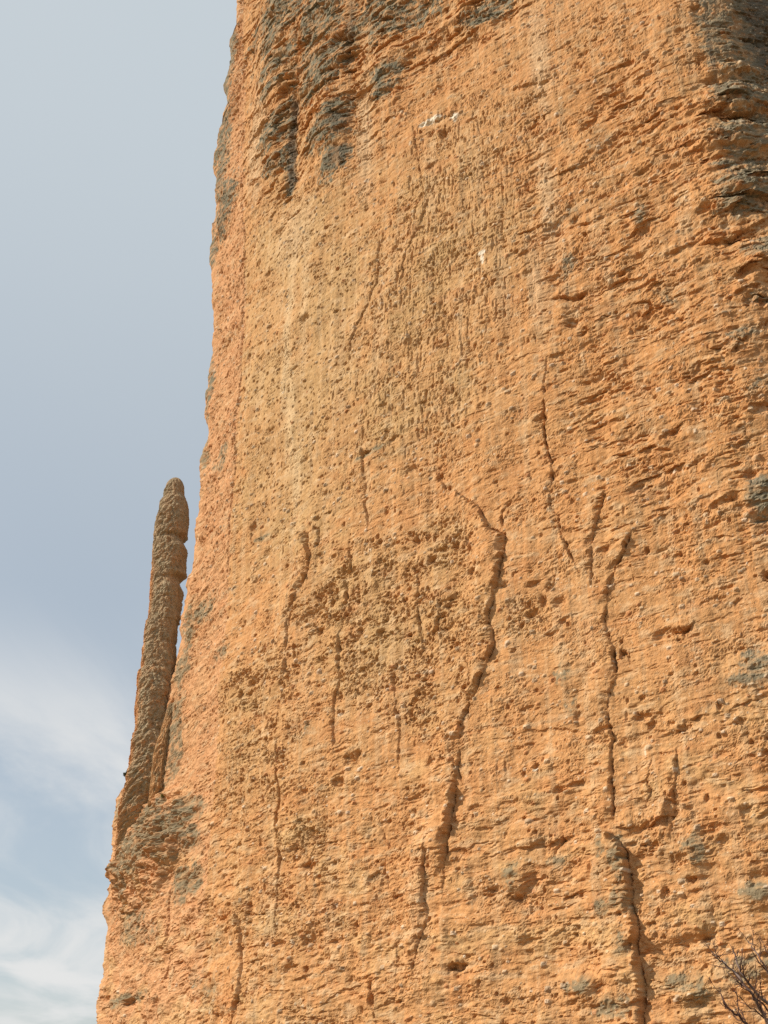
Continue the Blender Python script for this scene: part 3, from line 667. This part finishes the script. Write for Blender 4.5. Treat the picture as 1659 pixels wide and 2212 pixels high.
# ------------------------------------------------------------------ the pinnacle beside it
def column(name_parts, left, right, Yax, zbase, NRp, NCp, mat, parent, cuts, seed, depth=1.0, colfun=None, amp=1.0, origin=(0, 0, 0), ycurve=None, notch_px=()):
    """stack of rock blocks with surveyed outlines; left/right are (px, py) outlines read top to bottom"""
    L = np.array(left, float); Rr = np.array(right, float)
    py = np.linspace(min(L[0, 1], Rr[0, 1]), max(L[-1, 1], Rr[-1, 1]), NRp)
    lx = np.interp(py, L[:, 1], L[:, 0]); rx = np.interp(py, Rr[:, 1], Rr[:, 0])
    Yc = np.full(NRp, Yax) if ycurve is None else np.interp(py, *zip(*ycurve))
    tl, ti = ray(lx, py); tr, _ = ray(rx, py)
    xl = tl * Yc; xr = tr * Yc; zc = EYE + ti * Yc
    cx = (xl + xr) / 2; rad_ = np.maximum((xr - xl) / 2, .02)
    th = np.linspace(0, 2 * np.pi, NCp, endpoint=False)
    T, Zp = np.meshgrid(th, zc); Rp = rad_[:, None] * np.ones_like(T)
    ux, uy = np.cos(T), np.sin(T)
    # squarish section
    sq = 1.0 / (np.abs(ux) ** 3 + np.abs(uy) ** 3) ** (1 / 3.0)
    cu, cv = T * 1.6, Zp
    def wrapn(f, sx_, sz_, sd, oc=4):
        # noise round the column without a seam
        return fbm(f * np.cos(T) / sx_ + 7, (Zp + f * np.sin(T) * 1.3) / sz_, oc, seed + sd)
    rd = wrapn(2.0, .8, .75, 5, 4); h = .20 * wrapn(2.0, 1.8, 1.7, 1) + .28 * (.35 - np.abs(rd)) + .22 * wrapn(2.0, .5, .55, 7, 4) + .07 * wrapn(2.0, .16, .16, 9, 3) + rng.normal(0, .02, T.shape)
    # each block sits a little askew of the next and has its own flat sides
    edges_ = sorted([float(np.interp(q_[0], py, zc)) for q_ in notch_px])
    bi = np.searchsorted(edges_, Zp)
    rb = np.random.default_rng(seed)
    for b_ in range(len(edges_) + 1):
        m_ = bi == b_
        if not m_.any(): continue
        k_rot = rb.uniform(0, 1.57); nf = rb.integers(4, 7)
        tt = (T - k_rot) % (2 * np.pi / nf) - np.pi / nf
        flat_ = 1 / np.cos(tt) * math.cos(math.pi / nf); flat_ = (flat_ - flat_.mean())
        off = rb.normal(0, .06, 2)
        h += m_ * (rad_[:, None] * .35 * flat_ + off[0] * np.cos(T) + off[1] * np.sin(T))
    # horizontal joints between the blocks
    for (npy, d, w) in notch_px:
        zi = float(np.interp(npy, py, zc)); zj = zi + .25 * pn(T * 1.5, T * 0, seed + int(npy)) + 0.15 * np.cos(T)
        dz_ = Zp - zj
        patch_ = (.12 + .88 * sst(-.45, .6, np.cos(T))) * sst(-.30, .35, pn(np.cos(T) * 1.2, np.sin(T) * 1.2 + npy * .37, seed + 3)); h -= d * np.exp(-(dz_ / w) ** 2) * patch_
        h += .3 * d * patch_ * np.exp(-((dz_ - 2.0 * w) / (1.4 * w)) ** 2)
    h *= amp * np.clip(rad_ / rad_.max() * 1.3, .2, 1)[:, None]
    RR = Rp * (0.93 * sq * .5 + .5) + h
    X = cx[:, None] + RR * ux; Y = Yc[:, None] + RR * uy * depth; Zq = Zp - .18 * h
    Vp = np.stack([X, Y, Zq], -1).reshape(-1, 3).astype(np.float32)
    i_ = np.arange(NRp - 1)[:, None] * NCp; j_ = np.arange(NCp)[None, :]; jn_ = (j_ + 1) % NCp
    Fp = np.stack([i_ + NCp + j_, i_ + NCp + jn_, i_ + jn_, i_ + j_], -1).reshape(-1, 4)
    col = colfun(T, Zp, py, h)
    col = col.reshape(-1, 3)
    rowc = (py[1:] + py[:-1]) / 2
    pl = np.zeros((NRp - 1, NCp), int)
    for k_, c_ in enumerate(cuts): pl[rowc > c_] = k_ + 1
    pl = pl.reshape(-1)
    res = []
    org = np.array(origin, np.float32)
    for k_, nm in enumerate(name_parts):
        res.append(split_part(nm, Vp, Fp, pl == k_, mat, parent, col, org))
    # close the top
    top = np.arange(NCp); ctr = len(Vp)
    return res
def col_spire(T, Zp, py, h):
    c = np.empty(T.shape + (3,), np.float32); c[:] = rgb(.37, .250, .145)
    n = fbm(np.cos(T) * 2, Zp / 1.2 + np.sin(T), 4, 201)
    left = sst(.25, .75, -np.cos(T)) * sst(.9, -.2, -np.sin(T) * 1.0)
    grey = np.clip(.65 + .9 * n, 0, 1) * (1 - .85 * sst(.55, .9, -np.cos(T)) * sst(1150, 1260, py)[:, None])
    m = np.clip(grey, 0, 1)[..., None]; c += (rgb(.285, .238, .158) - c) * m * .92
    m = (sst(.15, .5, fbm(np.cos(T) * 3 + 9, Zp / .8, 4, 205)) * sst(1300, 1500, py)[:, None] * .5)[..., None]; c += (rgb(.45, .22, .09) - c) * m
    m = (sst(.62, .92, -np.cos(T)) * sst(1150, 1280, py)[:, None] * .8)[..., None]; c += (rgb(.50, .245, .105) - c) * m  # bare orange rock down the left edge, its sunlit brightness painted in
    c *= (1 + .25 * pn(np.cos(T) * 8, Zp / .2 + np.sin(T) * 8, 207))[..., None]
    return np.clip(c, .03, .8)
SL = [(380, 1033), (374, 1034), (366, 1040), (361, 1046), (354, 1065), (353, 1079), (346, 1087), (343, 1106), (337, 1135), (333.5, 1163), (331, 1192), (329, 1223), (327, 1264), (324, 1305), (320, 1336), (314, 1377),
      (309, 1408), (306, 1449), (300, 1455), (299, 1492), (294, 1532), (296, 1554), (291, 1595), (285, 1636), (281, 1663), (274, 1700), (262, 1760), (255, 1820), (250, 1960)]
SR_ = [(382, 1033), (389, 1035), (394, 1041), (397, 1048), (398, 1069), (405.5, 1085), (409.5, 1110), (408.5, 1135), (406.5, 1155), (394, 1169), (404.5, 1190), (398, 1229), (398, 1243), (386, 1256), (395, 1278), (389, 1316),
       (386, 1367), (380, 1404), (382, 1439), (380, 1451), (382, 1492), (378, 1512), (374, 1600), (370, 1700), (372, 1800), (375, 1960)]
sp_base = at(325, 1700, 103.0)
pin = empty('rock_pinnacle', tuple(sp_base))
tag(pin, 'slender grey-brown finger of rock standing free against the sky left of the wall', 'pinnacle')
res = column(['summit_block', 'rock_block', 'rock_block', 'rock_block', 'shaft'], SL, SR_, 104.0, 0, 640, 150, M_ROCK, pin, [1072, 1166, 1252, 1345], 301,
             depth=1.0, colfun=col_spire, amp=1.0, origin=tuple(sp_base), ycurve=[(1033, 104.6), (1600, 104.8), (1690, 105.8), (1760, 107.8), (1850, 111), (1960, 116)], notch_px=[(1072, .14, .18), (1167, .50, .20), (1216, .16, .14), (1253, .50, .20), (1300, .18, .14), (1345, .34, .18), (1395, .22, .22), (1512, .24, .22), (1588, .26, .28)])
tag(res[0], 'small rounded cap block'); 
def col_pillar(T, Zp, py, h):
    c = np.empty(T.shape + (3,), np.float32); c[:] = rgb(.46, .275, .135)
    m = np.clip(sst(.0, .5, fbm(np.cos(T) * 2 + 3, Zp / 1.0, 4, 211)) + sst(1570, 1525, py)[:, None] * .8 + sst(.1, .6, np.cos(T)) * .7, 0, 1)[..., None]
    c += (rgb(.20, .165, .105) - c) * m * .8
    c *= (1 + .2 * pn(np.cos(T) * 8, Zp / .2 + np.sin(T) * 8, 213))[..., None]
    return np.clip(c, .03, .8)
PL = [(374, 1518), (366, 1522), (361, 1537), (354, 1560), (346.5, 1585), (338, 1612), (332, 1636), (328, 1683), (322, 1730), (316, 1790)]
PR = [(378, 1518), (385, 1522), (383, 1540), (378, 1565), (373, 1585), (369, 1610), (365, 1636), (362, 1680), (360, 1712), (358, 1790)]
column(['side_pillar'], PL, PR, 101.6, 0, 300, 110, M_ROCK, pin, [], 331, depth=1.0, colfun=col_pillar, amp=.55, origin=tuple(sp_base),
       ycurve=[(1518, 102.7), (1600, 102.8), (1700, 103.4), (1740, 104.4), (1790, 107)], notch_px=[(1588, .1, .15), (1640, .08, .15)])

# ------------------------------------------------------------------ ground
gn = 140
q = np.linspace(-1, 1, gn); gxs = np.sign(q) * np.abs(q) ** 3.2 * 6000
GX, GY = np.meshgrid(gxs, gxs + 60)
dist = np.hypot(GX - 8, GY - 95)
GZ = 5.0 * np.exp(-(dist / 45) ** 2) - 0.6 + .5 * fbm(GX / 25, GY / 25, 3, 401) * np.clip(np.hypot(GX, GY) / 20, 0, 1) - 14 * sst(60, 900, np.hypot(GX, GY))
GZ += 0.6 - 5.0 * math.exp(-((math.hypot(8, 95)) / 45) ** 2)
Vg = np.stack([GX, GY, GZ], -1).reshape(-1, 3)
ig = np.arange(gn - 1)[:, None] * gn; jg = np.arange(gn - 1)[None, :]
Fg = np.stack([ig + jg, ig + jg + 1, ig + gn + jg + 1, ig + gn + jg], -1).reshape(-1, 4)
tag(build_mesh('ground', Vg, Fg, M_GROUND), kind='structure')
def ground_z(x, y):
    d = math.hypot(x - 8, y - 95)
    return 5.0 * math.exp(-(d / 45) ** 2) - 5.0 * math.exp(-(math.hypot(8, 95) / 45) ** 2)

# ------------------------------------------------------------------ small bushes rooted in the rock
def leaf_cloud(n, r, seed, flat=.8, size=.09):
    rr = np.random.default_rng(seed)
    d = rr.normal(size=(n, 3)); d /= np.linalg.norm(d, axis=1)[:, None]
    lump = 1 + .35 * np.sin(d[:, 0] * 5 + seed) * np.cos(d[:, 2] * 4)
    p = d * (r * lump * rr.random(n) ** .4)[:, None]; p[:, 2] *= flat
    a = rr.normal(size=(n, 3)); a /= np.linalg.norm(a, axis=1)[:, None]
    b = np.cross(a, rr.normal(size=(n, 3))); b /= np.linalg.norm(b, axis=1)[:, None]
    s = size * rr.uniform(.6, 1.3, n)[:, None]
    Vv = np.concatenate([p - a * s, p + b * s * .45, p + a * s, p - b * s * .45], 0)
    i = np.arange(n); return Vv, np.stack([i, i + n, i + 2 * n, i + 3 * n], -1)
def tube(pts, rads, nseg=6):
    pts = np.array(pts, float); n = len(pts)
    V_ = []; 
    for i in range(n):
        t = pts[min(i + 1, n - 1)] - pts[max(i - 1, 0)]; t /= np.linalg.norm(t) + 1e-9
        u = np.cross(t, [0, 0, 1.0] if abs(t[2]) < .9 else [1.0, 0, 0]); u /= np.linalg.norm(u); v = np.cross(t, u)
        for k_ in range(nseg):
            a = 2 * np.pi * k_ / nseg; V_.append(pts[i] + rads[i] * (math.cos(a) * u + math.sin(a) * v))
    F_ = []
    for i in range(n - 1):
        for k_ in range(nseg):
            k2 = (k_ + 1) % nseg; F_.append((i * nseg + k_, i * nseg + k2, (i + 1) * nseg + k2, (i + 1) * nseg + k_))
    return np.array(V_), np.array(F_)
def merge(lst):
    Vs, Fs, o_n = [], [], 0
    for v, f in lst: Vs.append(v); Fs.append(f + o_n); o_n += len(v)
    return np.concatenate(Vs), np.concatenate(Fs)
def bush(name, p, r, seed, label, cat, mat=M_LEAF, n=420, size=.09, flat=.8):
    t = empty(name, tuple(p)); tag(t, label, cat)
    v, f = leaf_cloud(n, r, seed, flat, size); v[:, 2] += r * .5; build_mesh('foliage', v, f, mat, t, smooth=False)
    st = []
    rr = random.Random(seed)
    for i in range(6):
        a = rr.uniform(0, 6.28); st.append(tube([(0, .3, -.3), (.3 * r * math.cos(a), .3 * r * math.sin(a), r * .3), (.7 * r * math.cos(a), .7 * r * math.sin(a), r * .8)], [.03, .02, .008], 5))
    v, f = merge(st); build_mesh('stem', v, f, M_STEM, t)
    return t
def rock_point(px, py, out=0.0):
    s, z = surf(px, py); r = int(np.clip(np.searchsorted(zrows, z), 0, NRW - 1)); c = int(np.clip(np.searchsorted(S[r], s), 0, NC - 1))
    return Vector((XX[r, c] + NX[r, c] * out, YY[r, c] + NY[r, c] * out, ZZ[r, c]))
bush('ledge_bush', at(276, 1678, 107.0), .42, 5, 'small dark green bush perched on the sky edge left of the pinnacle foot', 'bush', n=520, size=.10)
bush('grass_tuft', at(352, 1722, 101.6), .26, 8, 'tiny yellow-green tuft at the foot of the leaning side pillar', 'plant', M_DRYLEAF, n=160, size=.09)

# ------------------------------------------------------------------ bare shrub in the foreground, lower right
YB = 11.0
foot = Vector((5.2, 11.6, ground_z(5.2, 11.6) - .05))
shrub = empty('bare_shrub', tuple(foot)); tag(shrub, 'leafless shrub with thin red-brown twigs reaching in at the lower right corner', 'shrub')
brnd = random.Random(23)
def jit(p, a): return p + Vector((brnd.gauss(0, a), brnd.gauss(0, a), brnd.gauss(0, a)))
def zp(zx, zy, Y): return at((1700 + zx * .1471) * .8534, (2300 + zy * .1471) * .8534, Y)
fork = Vector((4.55, 11.3, ground_z(4.55, 11.3) + .75))
tr = [foot, foot.lerp(fork, .35) + Vector((.03, 0, .06)), foot.lerp(fork, .7) + Vector((-.02, 0, .05)), fork]
v, f = tube([tuple(p - foot) for p in tr], [.055, .048, .042, .036], 9); build_mesh('trunk', v, f, M_BARK, shrub)
main = [  # surveyed courses of the limbs, tip last
 ([(2300, 2500), (1659, 1640), (1400, 1380), (1180, 1100), (1100, 830), (1070, 690)], 11.0, .016),
 ([(2250, 2700), (1659, 1960), (1450, 1580), (1370, 1450), (1040, 1060), (870, 890), (780, 840), (690, 745)], 10.8, .015),
 ([(1900, 2700), (1290, 1985), (1080, 1800), (940, 1660), (855, 1480), (828, 1350)], 10.6, .012),
 ([(2500, 2300), (1900, 1500), (1659, 1100), (1530, 870), (1380, 650), (1340, 560)], 11.3, .013),
 ([(2300, 2650), (1659, 1900), (1480, 1780), (1300, 1680), (1120, 1530)], 10.9, .009),
 ([(2600, 2500), (2000, 1500), (1780, 900), (1659, 760), (1600, 640)], 11.6, .012),
 ([(2100, 2700), (1659, 2250), (1400, 2050), (1200, 1920), (1040, 1850)], 10.5, .010),
 ([(1900, 2000), (1659, 1760), (1330, 1420), (1130, 1240), (960, 1100)], 11.1, .009),
 ([(2700, 2400), (2300, 1500), (2100, 900), (2000, 500)], 11.8, .014),
 ([(2900, 2500), (2700, 1500), (2600, 800), (2620, 400)], 12.0, .014),
]
for pts, Yd, r0 in main:
    P = [fork] + [fork.lerp(zp(*pts[0], Yd), .5) + Vector((0, 0, .1))] + [zp(*p, Yd + .12 * math.sin(i * 1.7)) for i, p in enumerate(pts)]
    # subdivide with a little crookedness
    Q = [P[0]]
    for a, b in zip(P[:-1], P[1:]):
        for t in (.33, .66, 1.0): Q.append(jit(a.lerp(b, t), .008 if t < 1 else .004))
    n = len(Q); rads = [r0 * 1.5 * (1 - .86 * (i / (n - 1)) ** .8) + .0012 for i in range(n)]
    v, f = tube([tuple(p - foot) for p in Q], rads, 6)
    lim = build_mesh('limb', v, f, M_BARK if r0 > .0125 else M_TWIG, shrub)
    tw = []
    for i in range(7, n - 1):
        for _ in range(1):
            if brnd.random() < .6:
                d = (Q[i] - Q[i - 1]).normalized()
                side = Vector((brnd.uniform(-1, 1), brnd.uniform(-.8, .8), brnd.uniform(-.2, 1.1))).normalized()
                dd = (d * .7 + side * .65).normalized(); Lt = brnd.uniform(.10, .42) * (1 - .4 * i / n)
                tp = [Q[i]]
                for k_ in range(4): dd = (dd + Vector((brnd.gauss(0, .16), brnd.gauss(0, .16), brnd.gauss(.04, .14)))).normalized(); tp.append(tp[-1] + dd * Lt / 4)
                rt = rads[i] * .42 + .0012
                tw.append(tube([tuple(p - foot) for p in tp], [rt, rt * .85, rt * .7, rt * .55, .0014], 5))
                # buds and short spurs
                for p in tp[1:4]:
                    if brnd.random() < .8:
                        e = p + Vector((brnd.gauss(0, .022), brnd.gauss(0, .022), brnd.gauss(.012, .02)))
                        tw.append(tube([tuple(p - foot), tuple((p.lerp(e, .6)) - foot), tuple(e - foot)], [.0018, .0042, .001], 5))
                if brnd.random() < .7:
                    m_ = tp[2]; d2 = (dd + Vector((brnd.gauss(0, .6), brnd.gauss(0, .6), brnd.gauss(0, .6)))).normalized()
                    tw.append(tube([tuple(m_ - foot), tuple(m_ + d2 * Lt * .25 - foot), tuple(m_ + d2 * Lt * .5 + Vector((0, 0, .02)) - foot)], [.003, .0024, .0012], 5))
    if tw:
        v, f = merge(tw); tag(build_mesh('twigs', v, f, M_TWIG, lim), kind='stuff')
